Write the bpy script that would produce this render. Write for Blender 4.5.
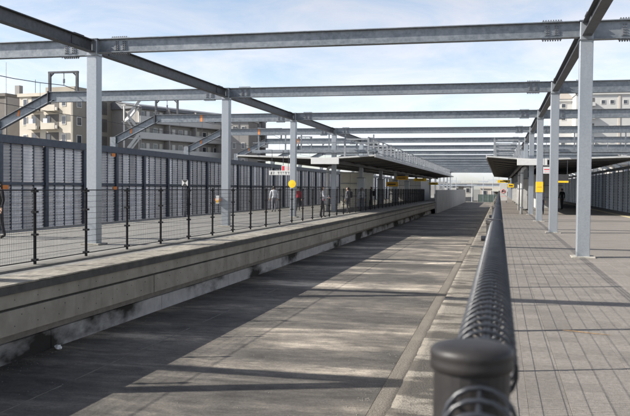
import bpy, bmesh, math, random
from mathutils import Vector, Matrix
R = math.radians
random.seed(7)
for o in list(bpy.data.objects): bpy.data.objects.remove(o)
scene = bpy.context.scene
COL = scene.collection

# ------------------------------------------------------------------ camera
cd = bpy.data.cameras.new('Camera'); cam = bpy.data.objects.new('Camera', cd); COL.objects.link(cam)
cd.sensor_width = 36; cd.lens = 45.38; cd.clip_start = 0.05; cd.clip_end = 6000
cam.location = (0, 0, 1.6)
cam.rotation_euler = (Matrix.Rotation(R(13.06), 3, 'Z') @ Matrix.Rotation(R(90 - 1.48), 3, 'X') @ Matrix.Rotation(R(0.49), 3, 'Z')).to_euler()
cd.dof.use_dof = True; cd.dof.focus_distance = 28; cd.dof.aperture_fstop = 9
scene.camera = cam
# ------------------------------------------------------------------ sky and sun
SUNDIR = Vector((1.41, 0.51, -1.0)).normalized()          # direction in which the light travels
w = bpy.data.worlds.new('World'); scene.world = w; w.use_nodes = True
nt = w.node_tree; N = nt.nodes; L = nt.links
bg = N['Background']
sky = N.new('ShaderNodeTexSky'); sky.sky_type = 'NISHITA'; sky.sun_disc = False
sky.sun_elevation = R(33.7); sky.sun_rotation = R(250.1); sky.altitude = 50
sky.air_density = 1.0; sky.dust_density = .9; sky.ozone_density = 2.2
tc = N.new('ShaderNodeTexCoord'); mp = N.new('ShaderNodeMapping'); mp.inputs['Scale'].default_value = (1.6, 1.6, 5.5)
L.new(tc.outputs['Generated'], mp.inputs['Vector'])
nz = N.new('ShaderNodeTexNoise'); nz.inputs['Scale'].default_value = 3.2; nz.inputs['Detail'].default_value = 9; nz.inputs['Roughness'].default_value = .62
nz.inputs['Distortion'].default_value = .5
L.new(mp.outputs[0], nz.inputs['Vector'])
rp = N.new('ShaderNodeValToRGB'); rp.color_ramp.elements[0].position = .34; rp.color_ramp.elements[1].position = .66
rp.color_ramp.elements[0].color = (.25, .25, .25, 1); rp.color_ramp.elements[1].color = (.95, .95, .95, 1)
L.new(nz.outputs['Fac'], rp.inputs[0])
mx = N.new('ShaderNodeMix'); mx.data_type = 'RGBA'
L.new(rp.outputs[0], mx.inputs['Factor']); L.new(sky.outputs[0], mx.inputs[6]); 
bw = N.new('ShaderNodeRGBToBW'); L.new(sky.outputs[0], bw.inputs[0])
cl = N.new('ShaderNodeVectorMath'); cl.operation = 'SCALE'; cl.inputs[0].default_value = (1.42, 1.46, 1.62); L.new(bw.outputs[0], cl.inputs['Scale'])
L.new(cl.outputs[0], mx.inputs[7])
L.new(mx.outputs[2], bg.inputs['Color']); bg.inputs['Strength'].default_value = .1
sd = bpy.data.lights.new('Sun', 'SUN'); sun = bpy.data.objects.new('Sun', sd); COL.objects.link(sun)
sd.energy = 4.6; sd.angle = R(.53); sd.color = (1, .95, .87)
sun.rotation_euler = SUNDIR.to_track_quat('-Z', 'Y').to_euler(); sun.location = (-60, -20, 60)
vs = scene.view_settings; vs.view_transform = 'Standard'; vs.look = 'None'; vs.exposure = 0.92; vs.gamma = 1

# ------------------------------------------------------------------ materials
MATS = {}
def mat(name, c1, c2=None, scale=6, rough=.7, metal=0, bump=0, stretch=(1, 1, 1), stain=None, stain_scale=.6, stain_amt=.5,
        stain_stretch=(1, 1, 1), rnd=0, bscale=None, lo=.35, hi=.65, trans=0, spec=.4, lucent=0):
    m = bpy.data.materials.new(name); m.use_nodes = True; MATS[name] = m
    n = m.node_tree.nodes; l = m.node_tree.links; b = n['Principled BSDF']
    b.inputs['Roughness'].default_value = rough; b.inputs['Metallic'].default_value = metal
    b.inputs['Specular IOR Level'].default_value = spec
    c2 = c2 or c1
    g = n.new('ShaderNodeNewGeometry')
    def noise(sc, st, det=6):
        mp = n.new('ShaderNodeMapping'); mp.inputs['Scale'].default_value = st
        l.new(g.outputs['Position'], mp.inputs['Vector'])
        t = n.new('ShaderNodeTexNoise'); t.inputs['Scale'].default_value = sc; t.inputs['Detail'].default_value = det
        t.inputs['Roughness'].default_value = .62
        l.new(mp.outputs[0], t.inputs['Vector']); return t
    def ramp(src, a, b_, ca=(0, 0, 0, 1), cb=(1, 1, 1, 1)):
        r = n.new('ShaderNodeValToRGB'); r.color_ramp.elements[0].position = a; r.color_ramp.elements[1].position = b_
        r.color_ramp.elements[0].color = ca; r.color_ramp.elements[1].color = cb
        l.new(src, r.inputs[0]); return r
    t = noise(scale, stretch)
    r = ramp(t.outputs['Fac'], lo, hi, (*c1, 1), (*c2, 1)); out = r.outputs[0]
    if stain:
        t2 = noise(stain_scale, stain_stretch, 8); r2 = ramp(t2.outputs['Fac'], .48, .68)
        mm = n.new('ShaderNodeMath'); mm.operation = 'MULTIPLY'; mm.inputs[1].default_value = stain_amt
        l.new(r2.outputs[0], mm.inputs[0])
        x = n.new('ShaderNodeMix'); x.data_type = 'RGBA'; l.new(mm.outputs[0], x.inputs['Factor'])
        l.new(out, x.inputs[6]); x.inputs[7].default_value = (*stain, 1); out = x.outputs[2]
    if rnd:
        oi = n.new('ShaderNodeObjectInfo'); mr = n.new('ShaderNodeMapRange')
        mr.inputs['To Min'].default_value = 1 - rnd; mr.inputs['To Max'].default_value = 1 + rnd
        l.new(oi.outputs['Random'], mr.inputs['Value'])
        x = n.new('ShaderNodeVectorMath'); x.operation = 'SCALE'; l.new(out, x.inputs[0]); l.new(mr.outputs[0], x.inputs['Scale']); out = x.outputs[0]
    l.new(out, b.inputs['Base Color'])
    if bump:
        t3 = noise(bscale or scale * 3, (1, 1, 1)); bp = n.new('ShaderNodeBump'); bp.inputs['Strength'].default_value = bump
        bp.inputs['Distance'].default_value = .02
        l.new(t3.outputs['Fac'], bp.inputs['Height']); l.new(bp.outputs[0], b.inputs['Normal'])
    sh = b.outputs[0]
    if lucent:
        tl = n.new('ShaderNodeBsdfTranslucent'); l.new(out, tl.inputs['Color'])
        ml = n.new('ShaderNodeMixShader'); ml.inputs[0].default_value = lucent
        l.new(sh, ml.inputs[1]); l.new(tl.outputs[0], ml.inputs[2]); sh = ml.outputs[0]
        l.new(sh, n['Material Output'].inputs['Surface'])
    if trans:
        tr = n.new('ShaderNodeBsdfTransparent'); ms = n.new('ShaderNodeMixShader'); ms.inputs[0].default_value = trans
        l.new(sh, ms.inputs[1]); l.new(tr.outputs[0], ms.inputs[2])
        l.new(ms.outputs[0], n['Material Output'].inputs['Surface'])
    return m
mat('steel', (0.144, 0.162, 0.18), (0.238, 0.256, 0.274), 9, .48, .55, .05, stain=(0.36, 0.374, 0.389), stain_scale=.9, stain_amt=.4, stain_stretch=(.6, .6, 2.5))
mat('steel_column', (.315, .34, .365), (.37, .395, .42), 30, .42, .5, .03, stain=(.26, .285, .315), stain_scale=1.2, stain_amt=.45, stain_stretch=(3, 3, .5))
mat('frame_steel', (.22, .235, .25), (.33, .345, .36), 9, .5, .3)
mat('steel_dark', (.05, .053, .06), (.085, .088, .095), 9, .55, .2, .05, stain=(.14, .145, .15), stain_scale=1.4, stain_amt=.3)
mat('bolt', (.12, .125, .13), (.18, .18, .19), 40, .5, .4)
mat('navy', (.06, .073, .098), (.088, .102, .13), 5, .5, .1, .03, stain=(.115, .13, .155), stain_amt=.4)
mat('panel', (.32, .335, .37), (.42, .43, .46), 2, .5, 0, .05, stretch=(1, 2, .6), stain=(.58, .585, .60), stain_scale=.9, stain_amt=.45, stain_stretch=(1, 1.6, .15), rnd=.26, trans=.17, lucent=.30)
mat('panel_solid', (0.6, 0.624, 0.648), (0.744, 0.768, 0.792), 3, .5, 0, .05, stretch=(1, 1, 3), rnd=.2, lucent=.35)
mat('concrete', (0.15, 0.142, 0.125), (0.21, 0.2, 0.177), 3, .85, 0, .25, stain=(0.1, 0.0925, 0.08), stain_scale=.9, stain_amt=.6, stain_stretch=(1, .8, .5), bscale=40)
mat('concrete_wall', (.235, .218, .182), (.315, .293, .248), 2.2, .85, 0, .2, stain=(.14, .13, .11), stain_scale=1.1, stain_amt=.6, stain_stretch=(1, 1.6, .35), bscale=50, rnd=.06)
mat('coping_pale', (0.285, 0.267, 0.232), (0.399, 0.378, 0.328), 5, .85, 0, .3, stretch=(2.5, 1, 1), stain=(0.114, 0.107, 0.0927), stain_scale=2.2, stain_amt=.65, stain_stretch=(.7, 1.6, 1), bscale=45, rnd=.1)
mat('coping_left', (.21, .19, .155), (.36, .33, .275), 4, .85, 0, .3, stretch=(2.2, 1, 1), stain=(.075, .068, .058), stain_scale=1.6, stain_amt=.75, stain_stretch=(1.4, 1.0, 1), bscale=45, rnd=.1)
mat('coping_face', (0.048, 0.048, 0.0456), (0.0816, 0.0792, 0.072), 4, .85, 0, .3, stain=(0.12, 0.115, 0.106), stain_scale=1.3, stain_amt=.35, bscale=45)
mat('parapet', (.34, .335, .32), (.46, .45, .43), 1.5, .85, 0, .2, stretch=(1, 1.5, .3), stain=(.22, .215, .2), stain_scale=1, stain_amt=.5, stain_stretch=(1, 1.5, .3), bscale=50)
mat('ledge', (0.223, 0.217, 0.204), (0.318, 0.304, 0.286), 5, .9, 0, .25, bscale=60)
mat('platform_floor', (0.19, 0.184, 0.169), (0.247, 0.239, 0.221), 4, .85, 0, .2, stain=(0.15, 0.144, 0.133), stain_scale=.5, stain_amt=.5, bscale=40)
mat('paver', (.165, .148, .13), (.235, .213, .19), 22, .85, 0, .45, stain=(.125, .113, .10), stain_scale=.9, stain_amt=.55, stain_stretch=(.8, 1.6, 1), rnd=.11, bscale=70)
mat('joint', (0.065, 0.06, 0.055), (0.095, 0.0875, 0.08), 20, .9, 0, .2)
mat('gravel', (.09, .08, .068), (.26, .232, .195), 40, .95, 0, .9, bscale=70, lo=.40, hi=.62, stain=(.24, .215, .18), stain_scale=1.2, stain_amt=.5)
mat('ground', (0.132, 0.126, 0.114), (0.18, 0.174, 0.156), .2, .95)
mat('black_paint', (.010, .010, .012), (.018, .018, .02), 12, .6, 0, .05, spec=.2)
mat('fence_coat', (.016, .018, .023), (.03, .033, .04), 30, .32, 0, .05, spec=.55)
mat('fence_cap', (0.018, 0.0162, 0.0162), (0.027, 0.024, 0.0228), 18, .5, 0, .06)
mat('white_sign', (0.555, 0.555, 0.54), (0.6, 0.6, 0.585), 6, .5)
mat('sign_ink', (.03, .03, .035), (.05, .05, .05), 6, .6)
mat('sign_red', (.6, .04, .06), (.68, .07, .08), 6, .5)
mat('sign_pink', (.75, .42, .44), (.8, .5, .5), 6, .5)
mat('yellow', (.78, .50, .02), (.85, .56, .03), 6, .5)
mat('amber', (.62, .33, .03), (.7, .4, .04), 6, .5)
mat('orange', (.72, .22, .05), (.8, .28, .07), 6, .6)
mat('tactile', (.40, .34, .20), (.46, .40, .25), 6, .7)
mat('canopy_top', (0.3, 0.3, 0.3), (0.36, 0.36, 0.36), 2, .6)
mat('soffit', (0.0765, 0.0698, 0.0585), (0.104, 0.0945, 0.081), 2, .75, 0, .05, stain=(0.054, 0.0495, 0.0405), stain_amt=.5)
mat('fascia', (0.446, 0.446, 0.432), (0.518, 0.518, 0.504), 4, .55, stain=(0.324, 0.317, 0.302), stain_amt=.4)
mat('cream', (0.528, 0.512, 0.432), (0.592, 0.576, 0.496), 2, .7, stain=(0.4, 0.384, 0.32), stain_amt=.3)
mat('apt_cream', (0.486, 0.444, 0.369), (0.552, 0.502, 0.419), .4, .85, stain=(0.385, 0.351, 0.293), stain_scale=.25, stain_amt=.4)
mat('apt_cream_shade', (0.27, 0.246, 0.209), (0.311, 0.284, 0.239), .4, .85, stain=(0.223, 0.203, 0.169), stain_scale=.25, stain_amt=.4)  # darker copy of the cream, with the right wall's shade in the colour
mat('apt_grey', (0.255, 0.242, 0.231), (0.301, 0.288, 0.273), .4, .85)
mat('apt_dark', (0.14, 0.126, 0.115), (0.175, 0.158, 0.143), .5, .85)
mat('apt_white', (0.49, 0.483, 0.462), (0.53, 0.524, 0.503), .3, .8)
mat('apt_peach', (.50, .45, .39), (.56, .50, .44), .3, .8)
mat('cloth_hung', (.5, .52, .6), (.6, .62, .68), 3, .9)
mat('roof_grey', (0.133, 0.137, 0.148), (0.172, 0.176, 0.187), .6, .7)
mat('window_frame', (.6, .58, .54), (.66, .64, .6), 3, .6)
mat('glass', (.035, .04, .05), (.07, .08, .095), .8, .12, 0, spec=.7)
mat('recess', (.10, .095, .09), (.15, .14, .13), .5, .8)
mat('wire', (.03, .03, .035), None, 5, .5)
mat('insulator', (.2, .2, .22), (.3, .3, .32), 5, .3)
mat('green', (.06, .085, .075), (.10, .13, .115), 2, .8)
mat('far_steel', (.33, .36, .40), (.42, .45, .49), 1, .7)
mat('skin', (.55, .36, .26), (.6, .4, .3), 20, .6)
mat('hair', (.015, .012, .010), (.03, .025, .02), 40, .6)
mat('twig', (.20, .13, .07), (.27, .18, .10), 30, .8)
mat('cable', (0.078, 0.09, 0.102), (0.108, 0.12, 0.132), 20, .6)
mat('litter', (.75, .77, .8), (.85, .86, .88), 12, .6)

mat('verge', (.085, .075, .062), (.255, .228, .187), 1.6, .92, 0, .9, stretch=(.6, 1.7, 1), lo=.44, hi=.54, stain=(.05, .045, .038), stain_scale=34, stain_amt=.6, bscale=60)
# the track bed: poured concrete darkened by wheels and dust, with washed-out pale bands running across
def bed_mat():
    m = bpy.data.materials.new('track_bed'); m.use_nodes = True; MATS['track_bed'] = m
    n = m.node_tree.nodes; l = m.node_tree.links; b = n['Principled BSDF']; b.inputs['Roughness'].default_value = .82
    b.inputs['Specular IOR Level'].default_value = .35
    g = n.new('ShaderNodeNewGeometry')
    def nz(st, sc, det=8, rough=.6, dist=0):
        mp = n.new('ShaderNodeMapping'); mp.inputs['Scale'].default_value = st; l.new(g.outputs['Position'], mp.inputs['Vector'])
        t = n.new('ShaderNodeTexNoise'); t.inputs['Scale'].default_value = sc; t.inputs['Detail'].default_value = det
        t.inputs['Roughness'].default_value = rough; t.inputs['Distortion'].default_value = dist; l.new(mp.outputs[0], t.inputs['Vector']); return t
    def rmp(s, *st):
        r = n.new('ShaderNodeValToRGB'); e = r.color_ramp.elements
        e[0].position, e[0].color = st[0][0], (*st[0][1], 1); e[1].position, e[1].color = st[-1][0], (*st[-1][1], 1)
        for p, c in st[1:-1]:
            q = e.new(p); q.color = (*c, 1)
        l.new(s, r.inputs[0]); return r
    def mix(f, a, bb, mode='MIX'):
        x = n.new('ShaderNodeMix'); x.data_type = 'RGBA'; x.blend_type = mode
        if isinstance(f, float): x.inputs['Factor'].default_value = f
        else: l.new(f, x.inputs['Factor'])
        l.new(a, x.inputs[6])
        if isinstance(bb, tuple): x.inputs[7].default_value = (*bb, 1)
        else: l.new(bb, x.inputs[7])
        return x.outputs[2]
    streak = nz((.13, .55, 1), 1.0, 10, .66, .35)
    base = rmp(streak.outputs['Fac'], (.36, (.07, .064, .057)), (.46, (.11, .10, .088)), (.53, (.145, .131, .113)), (.57, (.24, .212, .176)), (.64, (.42, .37, .305)))
    fine = nz((.35, 6, 1), 1.0, 6, .65)
    f2 = rmp(fine.outputs['Fac'], (.3, (.72, .72, .72)), (.7, (1.25, 1.25, 1.25)))
    c = mix(.45, base.outputs[0], f2.outputs[0], 'MULTIPLY')
    blot = nz((.6, .35, 1), .7, 8, .6)
    fb = rmp(blot.outputs['Fac'], (.5, (0, 0, 0)), (.68, (.7, .7, .7)))
    c = mix(fb.outputs[0], c, (.055, .053, .050))
    mott = nz((.9, 2.2, 1), 2.4, 9, .7, .3)
    fm = rmp(mott.outputs['Fac'], (.32, (.62, .62, .62)), (.5, (1, 1, 1)), (.72, (1.5, 1.48, 1.44)))
    c = mix(.9, c, fm.outputs[0], 'MULTIPLY')
    iso = nz((1, 1, 1), 1.1, 10, .72, .6)
    fi = rmp(iso.outputs['Fac'], (.34, (.66, .66, .67)), (.5, (1, 1, 1)), (.66, (1.3, 1.28, 1.25)))
    c = mix(.9, c, fi.outputs[0], 'MULTIPLY')
    grit = nz((1, 1, 1), 28, 6, .75)
    fg = rmp(grit.outputs['Fac'], (.32, (.6, .6, .6)), (.68, (1.4, 1.4, 1.4)))
    c = mix(.8, c, fg.outputs[0], 'MULTIPLY')
    l.new(c, b.inputs['Base Color'])
    bp = n.new('ShaderNodeBump'); bp.inputs['Strength'].default_value = .45; bp.inputs['Distance'].default_value = .015
    l.new(grit.outputs['Fac'], bp.inputs['Height']); l.new(bp.outputs[0], b.inputs['Normal'])
bed_mat()
# kerb blocks: pale blocks with black damp stains growing up from the bed
def kerb_mat():
    m = mat('kerb', (.42, .425, .44), (.54, .545, .555), 4, .85, 0, .2, bscale=50)
    n = m.node_tree.nodes; l = m.node_tree.links; b = n['Principled BSDF']
    src = b.inputs['Base Color'].links[0].from_socket
    g = n.new('ShaderNodeNewGeometry'); mp = n.new('ShaderNodeMapping'); mp.inputs['Scale'].default_value = (.3, .30, .7)
    l.new(g.outputs['Position'], mp.inputs['Vector'])
    t = n.new('ShaderNodeTexNoise'); t.inputs['Scale'].default_value = 1.1; t.inputs['Detail'].default_value = 7; t.inputs['Roughness'].default_value = .55
    l.new(mp.outputs[0], t.inputs['Vector'])
    r = n.new('ShaderNodeValToRGB'); r.color_ramp.elements[0].position = .47; r.color_ramp.elements[1].position = .585
    l.new(t.outputs['Fac'], r.inputs[0])
    x = n.new('ShaderNodeMix'); x.data_type = 'RGBA'; l.new(r.outputs[0], x.inputs['Factor']); l.new(src, x.inputs[6]); x.inputs[7].default_value = (.03, .029, .027, 1)
    l.new(x.outputs[2], b.inputs['Base Color'])
kerb_mat()

# ------------------------------------------------------------------ mesh helpers
class MB:
    def __init__(s): s.v = []; s.f = []
    def box(s, x0, x1, y0, y1, z0, z1):
        i = len(s.v)
        s.v += [(x0, y0, z0), (x1, y0, z0), (x1, y1, z0), (x0, y1, z0), (x0, y0, z1), (x1, y0, z1), (x1, y1, z1), (x0, y1, z1)]
        s.f += [tuple(i + k for k in q) for q in ((3, 2, 1, 0), (4, 5, 6, 7), (0, 1, 5, 4), (1, 2, 6, 5), (2, 3, 7, 6), (3, 0, 4, 7))]
        return s
    def bar(s, p0, p1, wd, ht, up=(0, 0, 1)):                       # box section along p0-p1, wd across, ht along up
        p0, p1, up = Vector(p0), Vector(p1), Vector(up)
        d = (p1 - p0).normalized(); a = d.cross(up).normalized(); u = a.cross(d)
        i = len(s.v)
        for p in (p0, p1):
            for x, y in ((-1, -1), (1, -1), (1, 1), (-1, 1)): s.v.append(tuple(p + a * x * wd / 2 + u * y * ht / 2))
        s.f += [(i, i + 1, i + 2, i + 3), (i + 7, i + 6, i + 5, i + 4)] + [(i + k, i + 4 + k, i + 4 + (k + 1) % 4, i + (k + 1) % 4) for k in range(4)]
        return s
    def hbeam(s, p0, p1, depth, width, tf=.02, tw=.014, up=(0, 0, 1)):   # p0,p1 on the top centre line
        p0, p1, up = Vector(p0), Vector(p1), Vector(up)
        d = (p1 - p0).normalized(); u = (up - d * up.dot(d)).normalized()
        s.bar(p0 - u * tf / 2, p1 - u * tf / 2, width, tf, u)
        s.bar(p0 - u * (depth - tf / 2), p1 - u * (depth - tf / 2), width, tf, u)
        s.bar(p0 - u * depth / 2, p1 - u * depth / 2, tw, depth - 2 * tf, u)
        return s
    def tube(s, pts, r, n=6, closed=False, caps=True):
        pts = [Vector(p) for p in pts]; m = len(pts); i0 = len(s.v)
        rr = r if isinstance(r, (list, tuple)) else [r] * m
        prev = None
        for k, p in enumerate(pts):
            if closed: d = pts[(k + 1) % m] - pts[k - 1]
            else: d = pts[min(k + 1, m - 1)] - pts[max(k - 1, 0)]
            d.normalize()
            ref = prev if prev is not None else (Vector((0, 0, 1)) if abs(d.z) < .9 else Vector((0, 1, 0)))
            a = (ref - d * ref.dot(d)).normalized(); prev = a; b = d.cross(a)
            for q in range(n):
                t = 2 * math.pi * q / n; s.v.append(tuple(p + a * math.cos(t) * rr[k] + b * math.sin(t) * rr[k]))
        for k in range(m if closed else m - 1):
            A = i0 + k * n; B = i0 + ((k + 1) % m) * n
            for q in range(n): s.f.append((A + q, A + (q + 1) % n, B + (q + 1) % n, B + q))
        if caps and not closed:
            s.f.append(tuple(i0 + q for q in reversed(range(n)))); s.f.append(tuple(i0 + (m - 1) * n + q for q in range(n)))
        return s
    def lathe(s, prof, c=(0, 0, 0), n=20):
        i0 = len(s.v)
        for r, z in prof:
            for q in range(n):
                t = 2 * math.pi * q / n; s.v.append((c[0] + r * math.cos(t), c[1] + r * math.sin(t), c[2] + z))
        for k in range(len(prof) - 1):
            for q in range(n): s.f.append((i0 + k * n + q, i0 + k * n + (q + 1) % n, i0 + (k + 1) * n + (q + 1) % n, i0 + (k + 1) * n + q))
        s.f.append(tuple(i0 + q for q in reversed(range(n)))); s.f.append(tuple(i0 + (len(prof) - 1) * n + q for q in range(n)))
        return s
    def prism(s, poly, y0, y1):                                     # closed (x,z) outline extruded along y
        i = len(s.v); n = len(poly)
        for y in (y0, y1): s.v += [(x, y, z) for x, z in poly]
        s.f.append(tuple(i + k for k in range(n))); s.f.append(tuple(i + n + k for k in reversed(range(n))))
        for k in range(n): s.f.append((i + k, i + n + k, i + n + (k + 1) % n, i + (k + 1) % n))
        return s
    def mesh(s, name, m, smooth=False, bevel=0):
        me = bpy.data.meshes.new(name); me.from_pydata(s.v, [], s.f)
        bm = bmesh.new(); bm.from_mesh(me); bmesh.ops.recalc_face_normals(bm, faces=bm.faces)
        if bevel: bmesh.ops.bevel(bm, geom=bm.edges[:], offset=bevel, segments=1, affect='EDGES')
        bm.to_mesh(me); bm.free()
        if smooth:
            for p in me.polygons: p.use_smooth = True
        for q in (m if isinstance(m, (list, tuple)) else [m]): me.materials.append(MATS[q])
        return me
    def obj(s, name, m, parent=None, loc=None, smooth=False, bevel=0):
        return link(name, s.mesh(name, m, smooth, bevel), parent, loc)
def link(name, me, parent=None, loc=None, rz=0):
    o = bpy.data.objects.new(name, me); COL.objects.link(o)
    if parent is not None: o.parent = parent
    if loc: o.location = loc
    if rz: o.rotation_euler.z = rz
    return o
def tag(o, label=None, cat=None, group=None, kind=None):
    if label: o['label'] = label
    if cat: o['category'] = cat
    if group: o['group'] = group
    if kind: o['kind'] = kind
    return o
def thing(name, label, cat, loc=(0, 0, 0), rz=0, group=None):
    o = bpy.data.objects.new(name, None); COL.objects.link(o); o.location = loc; o.rotation_euler.z = rz
    o.empty_display_size = .2
    return tag(o, label, cat, group)

# ------------------------------------------------------------------ layout constants (metres; Y runs along the platforms, Z = 0 is the platform floor)
BED = -1.47
XL, XR = -10.76, 1.94            # column lines
Y1, SP = 19.73, 10.72            # first visible portal frame and the bay length
ZT = 5.56                        # top of the cross beams
ORD = ['nearest', 'second', 'third', 'fourth', 'fifth', 'sixth', 'seventh', 'eighth', 'ninth', 'tenth', 'eleventh', 'twelfth', 'thirteenth', 'fourteenth', 'fifteenth', 'sixteenth']

# ------------------------------------------------------------------ ground, track bed, platforms
tag(MB().box(-2500, 2500, -300, 5000, -2.4, -2.2).obj('ground', 'ground'), kind='structure')
bed = tag(MB().box(-8.3, -1.72, -8, 190, -1.9, BED).obj('track_bed', 'track_bed'), kind='structure')
seam = MB(); y = 4.0
while y < 60:
    l = random.uniform(.5, 2.4)
    if random.random() < .7:
        n = int(l / .12) + 2; x0 = -6.50
        for q in range(n): seam.box(x0 + random.uniform(-.008, 0), x0 + random.uniform(.006, .02), y + q * .12, y + q * .12 + .119, BED - .01, BED + .006)
    y += l + random.uniform(.05, .9)
tag(seam.obj('joint_sealant', 'concrete', bed), kind='stuff')
tag(MB().box(-1.72, -.9, -8, 190, -1.9, BED - .004).obj('drain_channel', 'gravel'), kind='structure')
tag(MB().box(-24, -16.8, -8, 190, -1.9, BED - .03).obj('outer_track_bed', 'gravel'), kind='structure')
for i, x in enumerate((-18.6, -17.53)):
    tag(MB().hbeam((x, -8, BED + .13), (x, 190, BED + .13), .15, .13, .03, .03).obj('rail', 'steel_dark'),
        ('steel rail of the far left track, ' + ('nearer the barrier wall' if i == 0 else 'nearer the left platform')), 'rail', 'rails of the far left track')

# left platform: slab, coping slabs, wall panels, ledge and kerb blocks
lp = tag(MB().box(-16.8, -7.84, -8, 185, -.83, -.012).obj('left_platform', 'platform_floor'), kind='structure')
MB().box(-16.8, -16.35, -8, 185, -.012, .008).obj('far_edge_strip', 'coping_pale', lp)
MB().box(-15.75, -15.45, -8, 185, -.012, .006).obj('edge_line', 'coping_pale', lp)
MB().box(-9.14, -8.74, -8, 98, -.012, .03).obj('fence_footing', 'concrete', lp)
cs = MB().box(-8.40, -7.60, .004, 1.336, -.03, .0).mesh('coping_slab', 'coping_left', bevel=.006)
for i in range(60):
    link('coping_slab', cs, lp, (0, 4 + i * 1.34, random.uniform(-.002, .006)))
MB().box(-8.40, -7.60, 84.4, 185, -.03, .0).obj('coping_strip', 'coping_pale', lp)
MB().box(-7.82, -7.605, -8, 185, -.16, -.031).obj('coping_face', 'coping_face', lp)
MB().box(-7.84, -7.65, -8, 185, -.385, -.161).obj('upper_band', 'concrete_wall', lp)
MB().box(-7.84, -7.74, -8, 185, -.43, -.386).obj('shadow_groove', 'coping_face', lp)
pw = 8.8; wm = MB().box(-7.84, -7.65, .01, pw - .90, -.83, -.431).mesh('wall_panel', 'concrete_wall', bevel=.005)
nm = MB().box(-7.84, -7.655, .01, .88, -.83, -.431).mesh('infill_panel', 'concrete_wall', bevel=.005)
for i in range(11):
    yy = -1.7 + i * pw
    link('wall_panel', wm, lp, (0, yy + .9, 0)); link('infill_panel', nm, lp, (0, yy, 0))
th_ = MB()
for i in range(70):
    for z in (-.27, -.53, -.70):
        th_.tube([(-7.66, 5.4 + i * .67 + (.2 if z == -.53 else 0), z), (-7.6475, 5.4 + i * .67 + (.2 if z == -.53 else 0), z)], .013, 6)
tag(th_.obj('tie_holes', 'coping_face', lp), kind='stuff')
MB().box(-7.84, -7.65, 95.11, 185, -.83, -.431).obj('wall_panel', 'concrete_wall', lp)
MB().box(-16.8, -8.24, -8, 185, -1.9, -.832).obj('base_wall', 'ledge', lp)
pw = 5.02; kb = MB().box(-8.25, -8.17, .01, pw - .01, -1.6, -1.115).mesh('kerb_block', 'kerb', bevel=.006)
for i in range(33): link('kerb_block', kb, lp, (0, -1.7 + i * pw, random.uniform(-.004, .004)))

# right platform: slab, sleepers with gravel along the edge, pavers
rp_ = tag(MB().box(-.60, 8.9, -8, 185, -1.9, -.05).obj('right_platform', 'joint'), kind='structure')
MB().box(-.735, -.08, -8, 185, -1.88, -.05).obj('edge_wall', 'concrete_wall', rp_)
from mathutils import noise as mnoise
vg = MB(); NX, NY = 9, 620; ys = [3.5 + 86.5 * (q / NY) ** 1.6 for q in range(NY + 1)]
for q in range(NY + 1):
    for i in range(NX + 1):
        x = -.76 + .69 * i / NX; y = ys[q]
        h = mnoise.noise(Vector((x * 1.1, y * 2.1, 3))) * .028 + mnoise.noise(Vector((x * 9, y * 9, 7))) * .007
        h = -.006 + (h if h < 0 else h * .35)
        if i == 0: x += mnoise.noise(Vector((0, y * 7, 1))) * .012
        vg.v.append((x, y, h))
for q in range(NY):
    for i in range(NX): A_ = q * (NX + 1) + i; vg.f.append((A_, A_ + 1, A_ + NX + 2, A_ + NX + 1))
j = len(vg.v)
for q in range(NY + 1): vg.v.append((-.75, ys[q], -.09))
for q in range(NY): vg.f.append((q * (NX + 1), (q + 1) * (NX + 1), j + q + 1, j + q))
vo = vg.obj('edge_verge', 'verge', rp_, smooth=True)
MB().box(-.75, -.08, 90.01, 185, -.049, -.006).obj('far_verge', 'verge', rp_)
# pavers
PX0, PWD, PLN, NPR = -.07, .30, .30, 7
pv = [MB().box(.0012, PWD - .0012, .001, PLN - .001, -.05, 0).mesh('paver', 'paver', bevel=.0015)]
cells = []
for c in range(30):
    for q in range(0, 15):
        for r_ in range(NPR):
            cells.append((PX0 + c * PWD, 5.08 + (q * NPR + r_) * PLN))
cells = [c for c in cells if c[0] < 8.7]
def vis(c):
    X, Y = c; return Y > 5.2 and .05 < X < Y * .158 + .1
cells.sort(key=lambda c: (0 if vis(c) else 1, c[1]))
rest = MB()
for i, (X, Y) in enumerate(cells):
    z = random.uniform(-.0012, .0008)
    if i < 300: link('paver', pv[0], rp_, (X, Y, z))
    else: rest.box(X + .0012, X + PWD - .0012, Y + .001, Y + PLN - .001, -.05, z)
tag(rest.obj('paver_field', 'paver', rp_), kind='stuff')
MB().box(-.07, 8.9, -8, 5.07, -.05, -.001).obj('near_pavement', 'paver', rp_)
MB().box(-.07, 8.9, 36.58, 185, -.05, -.001).obj('far_pavement', 'paver', rp_)
MB().box(7.35, 7.68, -8, 185, -.05, .006).obj('tactile_strip', 'tactile', rp_)

# ------------------------------------------------------------------ portal frames
def splice(mb_plate, mb_bolt, x, depth, wd=.36):
    zc = ZT - depth / 2; A_, B_, C_ = MB(), MB(), MB(); mb_plate += [A_, B_, C_]
    A_.box(x - wd / 2, x + wd / 2, -.02, -.008, zc - depth * .33, zc + depth * .33)
    B_.box(x - wd / 2 - .05, x + wd / 2 + .05, -.1, .1, ZT + .0005, ZT + .014)
    C_.box(x - wd / 2 - .05, x + wd / 2 + .05, -.1, .1, ZT - depth - .014, ZT - depth - .0005)
    for i in range(5):
        for sx in (-.13, -.075, .075, .13):
            z = zc - depth * .27 + i * depth * .135
            mb_bolt.box(x + sx - .013, x + sx + .013, -.045, -.019, z - .013, z + .013)
    for i in range(8):
        xx = x - wd / 2 - .02 + i * (wd + .04) / 7
        for yy in (-.075, .075):
            mb_bolt.box(xx - .014, xx + .014, yy - .014, yy + .014, ZT + .012, ZT + .045)
            mb_bolt.box(xx - .014, xx + .014, yy - .014, yy + .014, ZT - depth - .05, ZT - depth - .012)
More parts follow.
